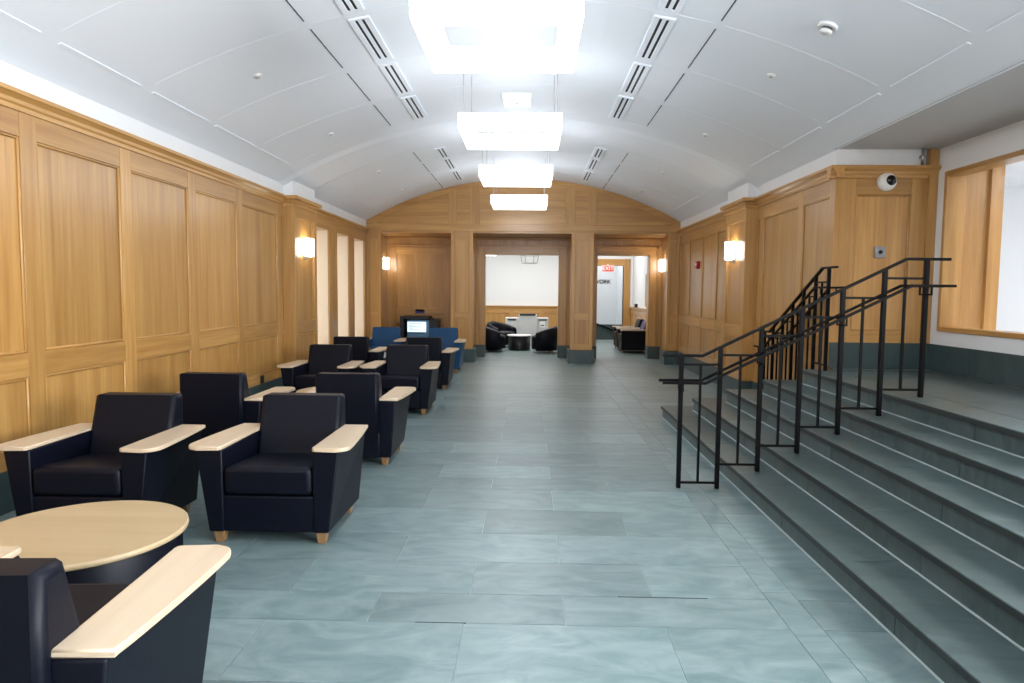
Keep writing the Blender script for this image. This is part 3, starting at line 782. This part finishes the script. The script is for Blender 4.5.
st(b.build('door_3', ['oak', 'oak_x']))
b = MB(); b.box(-.5, 1.0, 27.0, 27.2, 0, Z2); b.box(.9, 4.6, 26.6, 26.8, 0, Z2); b.box(3.35, 3.5, Y2+.2, 26.7, 0, Z2); b.box(.9, 1.0, Y2+.2, 26.8, 0, Z2)
wc = st(b.build('wall_corridor', 'white'))
b = MB(); b.box(1.0, 3.35, Y2+.35, Y2+.47, 0, .52, .005, 1); st(b.build('trim_%d' % n_tr, 'base')); n_tr += 1
t = thing('ramp_handrail', 'black sloping handrail on the grey stone curb through the right doorway', 'handrail', (0, Y2+.27, 0))
MB().bar((2.22, 0, .56), (3.05, 0, .24), .05, .05).build('rail', 'black', t)
for x, z in ((2.4, .49), (2.9, .30)): MB().bar((x, 0, z), (x, .09, z-.02), .02).build('bracket', 'black', t)
# exit sign hung in the doorway, and lettering on the white wall beyond
def text_mesh(name, s, size, depth, mat, parent, loc, rot=(PI/2, 0, 0)):
    cu = bpy.data.curves.new(name, 'FONT'); cu.body = s; cu.size = size; cu.extrude = depth; cu.align_x = 'CENTER'; cu.align_y = 'CENTER'
    tmp = bpy.data.objects.new('tmp', cu); COL.objects.link(tmp)
    me = bpy.data.meshes.new_from_object(tmp.evaluated_get(bpy.context.evaluated_depsgraph_get()))
    bpy.data.objects.remove(tmp); bpy.data.curves.remove(cu)
    me.materials.clear(); me.materials.append(M[mat])
    o = bpy.data.objects.new(name, me); COL.objects.link(o); o.location = loc; o.rotation_euler = rot
    if parent: o.parent = parent
    return o
t = thing('exit_sign', 'red lit exit sign hanging in the far doorway', 'sign', (2.58, Y2-.10, 2.40))
MB().box(-.20, .20, -.03, .03, -.11, .11, .006, 1).build('housing', 'plastic', t)
MB().box(-.185, .185, -.036, -.028, -.095, .095).build('face', 'exitface', t)
text_mesh('lettering', 'EXIT', .18, .004, 'exit', t, (0, -.040, 0))
MB().box(-.02, .02, -.02, .02, .10, .14).build('hanger', 'plastic', t)
t = thing('wall_lettering', 'black letters on the white wall through the far doorway under the exit sign', 'sign', (2.78, 26.58, 2.02))
text_mesh('lettering', 'WORK', .21, .01, 'blackm', t, (0, 0, 0))
t = thing('picture_frame', 'wood framed picture on the white wall seen edge on through the right doorway', 'picture', (XR2, 19.85, 1.68))
MB().box(-.035, 0, -.42, .42, -.48, .48, .006, 1).build('frame', 'oak_y', t); MB().box(-.04, -.03, -.36, .36, -.42, .42).build('canvas', 'picture', t)
t = thing('small_box', 'small dark box on the wainscot cap through the right doorway', 'box', (XR2-.03, 21.9, 1.14))
MB().box(-.06, .03, -.12, .12, 0, .11, .006, 1).build('body', 'blackm', t); MB().box(-.066, -.058, -.07, .07, .03, .08).build('front_label', 'greycab', t)
# pale grey cabinet unit
t = thing('cabinet_unit', 'pale grey cabinet unit with a taller middle through the central doorway', 'cabinet', (-.09, 21.2, 0))
b = MB(); b.box(-.66, -.25, -.28, .3, 0, .81, .008, 1); b.box(.31, .66, -.28, .3, 0, .81, .008, 1); b.build('side_unit', 'greycab', t)
b = MB(); b.box(-.25, .31, -.36, .3, 0, .91, .008, 1); b.build('middle_unit', 'greycab', t)
b = MB(); b.box(-.22, .27, -.38, -.1, .885, .935, .006, 1); b.build('dark_lid', 'blackm', t)
for x0, x1, z in ((-.59, -.33, .75), (.36, .62, .75)): MB().box(x0, x1, -.29, -.27, z-.02, z+.02).build('slot', 'slot', t)
MB().box(.40, .56, -.288, -.275, .52, .70).build('notice', 'plastic', t); MB().box(.43, .53, -.292, -.285, .57, .60).build('slot', 'slot', t)
# tub chairs and low table
def tub_chair(label, loc, rz):
    t = thing('tub_chair', label, 'armchair', loc, rz, 'dark tub chairs beyond the central doorway')
    b = MB(); n = 28; ro, ri = .40, .29; a0, a1 = -.62*PI, .62*PI     # front is -Y, shell opens there
    rings = []
    for k in range(n+1):
        a = a0+(a1-a0)*k/n; u = abs(k/n*2-1); zt = .71-.17*u**1.5
        ca, sa = math.sin(a), math.cos(a)
        rm = (ro+ri)/2; pr = [(ro, .06), (ro+.01, zt-.06), (ro-.02, zt-.01), (rm, zt), (ri+.02, zt-.015), (ri, zt-.07), (ri, .06)]
        rings.append([b._v((r*ca, r*sa, z)) for r, z in pr])
    m = len(rings[0])
    for A_, B_ in zip(rings, rings[1:]):
        for k in range(m):
            f = b.bm.faces.new([A_[k], A_[(k+1)%m], B_[(k+1)%m], B_[k]]); f.smooth = True
    b.bm.faces.new(rings[0][::-1]); b.bm.faces.new(rings[-1])
    b.build('shell', 'vinyl', t)
    MB().lathe([(.27, .08), (.285, .12), (.29, .38), (.27, .43), (.20, .45), (.02, .455)], (0, -.02, 0), seg=28).build('seat', 'vinyl', t)
    for x, y in ((-.25, -.2), (.25, -.2), (-.25, .22), (.25, .22)):
        MB().lathe([(.018, 0), (.026, .07)], (x, y, 0), seg=12).build('foot', 'chrome', t)
    return t
tub_chair('dark tub chair at the left of the central doorway, turned to the low table', (-.95, 18.35, 0), PI*.5+.1)
tub_chair('dark tub chair at the right of the central doorway, turned to the low table', (.36, 18.2, 0), -PI*.5-.15)
tub_chair('shiny tub chair behind the left one, in front of the pale cabinet', (-.78, 19.75, 0), PI*.3).scale = (1.15, 1.15, 1.04)
t = thing('low_table', 'white topped low table with dark base between the tub chairs', 'table', (-.28, 18.85, 0))
MB().lathe([(.33, .385), (.34, .395), (.34, .415), (.33, .42)], seg=48).build('tabletop', 'plastic', t)
MB().lathe([(.29, .0), (.30, .03), (.31, .385)], seg=32).build('drum_base', 'blackm', t)
# chandelier and ceiling light in that room
t = thing('chandelier', 'pale ring chandelier hanging beyond the central doorway', 'lamp', (-.02, 20.0, 0))
MB().tube([(0, 0, Z2), (0, 0, 2.72)], .012, 8).build('stem', 'pewter', t)
b = MB()
for z, r in ((2.66, .26), (2.44, .22)):
    b.tube([(r*math.cos(2*PI*k/24), r*math.sin(2*PI*k/24), z) for k in range(25)], .014, 6)
b.build('ring', 'pewter', t)
for k in range(6):
    a = 2*PI*k/6; x, y = .26*math.cos(a), .26*math.sin(a)
    MB().tube([(0, 0, 2.72), (x*.6, y*.6, 2.74), (x, y, 2.66), (x*.85, y*.85, 2.44)], .009, 6).build('arm', 'pewter', t)
t = thing('pendant_lamp', 'glowing box lamp hanging at the top left corner of the central doorway', 'lamp', (-1.56, 20.2, 2.68))
MB().box(-.52, .52, -.52, .52, 0, .16, .01).build('shade', 'tubelamp', t)
for x in (-.4, .4): MB().tube([(x, 0, .16), (x, 0, Z2-2.683)], .005, 6).build('cable', 'chrome', t)

def area(name, loc, size, power, col=(1, 1, 1), rot=(0, 0, 0), sy=None):
    l = bpy.data.lights.new(name, 'AREA'); l.energy = power; l.size = size; l.color = col
    if sy: l.shape = 'RECTANGLE'; l.size_y = sy
    o = bpy.data.objects.new(name, l); COL.objects.link(o); o.location = loc; o.rotation_euler = rot; return o
area('far_room_lamp', (-.3, 19.8, Z2-.12), 3.0, 72, (1, .98, .95))  # unseen area lights added to brighten the far room
area('far_room_lamp', (2.6, 21.5, Z2-.12), 1.0, 16, (1, .98, .95))
area('corridor_lamp', (2.3, 25.2, Z2-.12), 1.6, 16, (1, 1, 1))  # unseen area light without a fixture, brightens the corridor
area('office_lamp', (6.8, 6.6, 3.1), 2.2, 42, (1, 1, 1))  # unseen area light added to brighten the room behind the interior window

area('window_daylight', (XW+.35, .2, 2.06), 1.6, 430, (.92, .96, 1.0), (0, PI/2, 0), 4.9)  # fill light placed outside the added side window
area('window_daylight', (-.2, YB-.3, 1.75), 5.6, 45, (.86, .93, 1.0), (PI/2, 0, 0), 2.4)  # weaker fill light placed outside the added back window
# ------------------------------------------------------------------ world, camera, view
w = bpy.data.worlds.new('world'); bpy.context.scene.world = w; w.use_nodes = True
w.node_tree.nodes['Background'].inputs[0].default_value = (.8, .88, 1, 1); w.node_tree.nodes['Background'].inputs[1].default_value = .15
F = 683.; vx, vy, roll = 18., -49.5, math.radians(.6)
a = Vector((vx, vy, F)).normalized()
d = Vector((-math.sin(roll), math.cos(roll), 0)); d = (d-a*d.dot(a)).normalized()
r = d.cross(a)
# rows: world x, y, z expressed in camera axes (x right, y down, z forward)
Rw = Matrix((r, a, -d))
cx, cy, cz = Rw.col[0], -Rw.col[1], -Rw.col[2]
mw = Matrix(((cx[0], cy[0], cz[0], 0), (cx[1], cy[1], cz[1], 0), (cx[2], cy[2], cz[2], 1.6), (0, 0, 0, 1)))
cam = bpy.data.cameras.new('camera'); cam.sensor_width = 36; cam.sensor_fit = 'HORIZONTAL'; cam.lens = F/1024*36; cam.clip_start = .05
co = bpy.data.objects.new('camera', cam); COL.objects.link(co); co.matrix_world = mw
sc = bpy.context.scene; sc.camera = co
sc.view_settings.view_transform = 'Standard'; sc.view_settings.look = 'None'; sc.view_settings.gamma = 1
sc.view_settings.use_curve_mapping = False; sc.view_settings.exposure = 1.14
sc.cycles.diffuse_bounces = 8
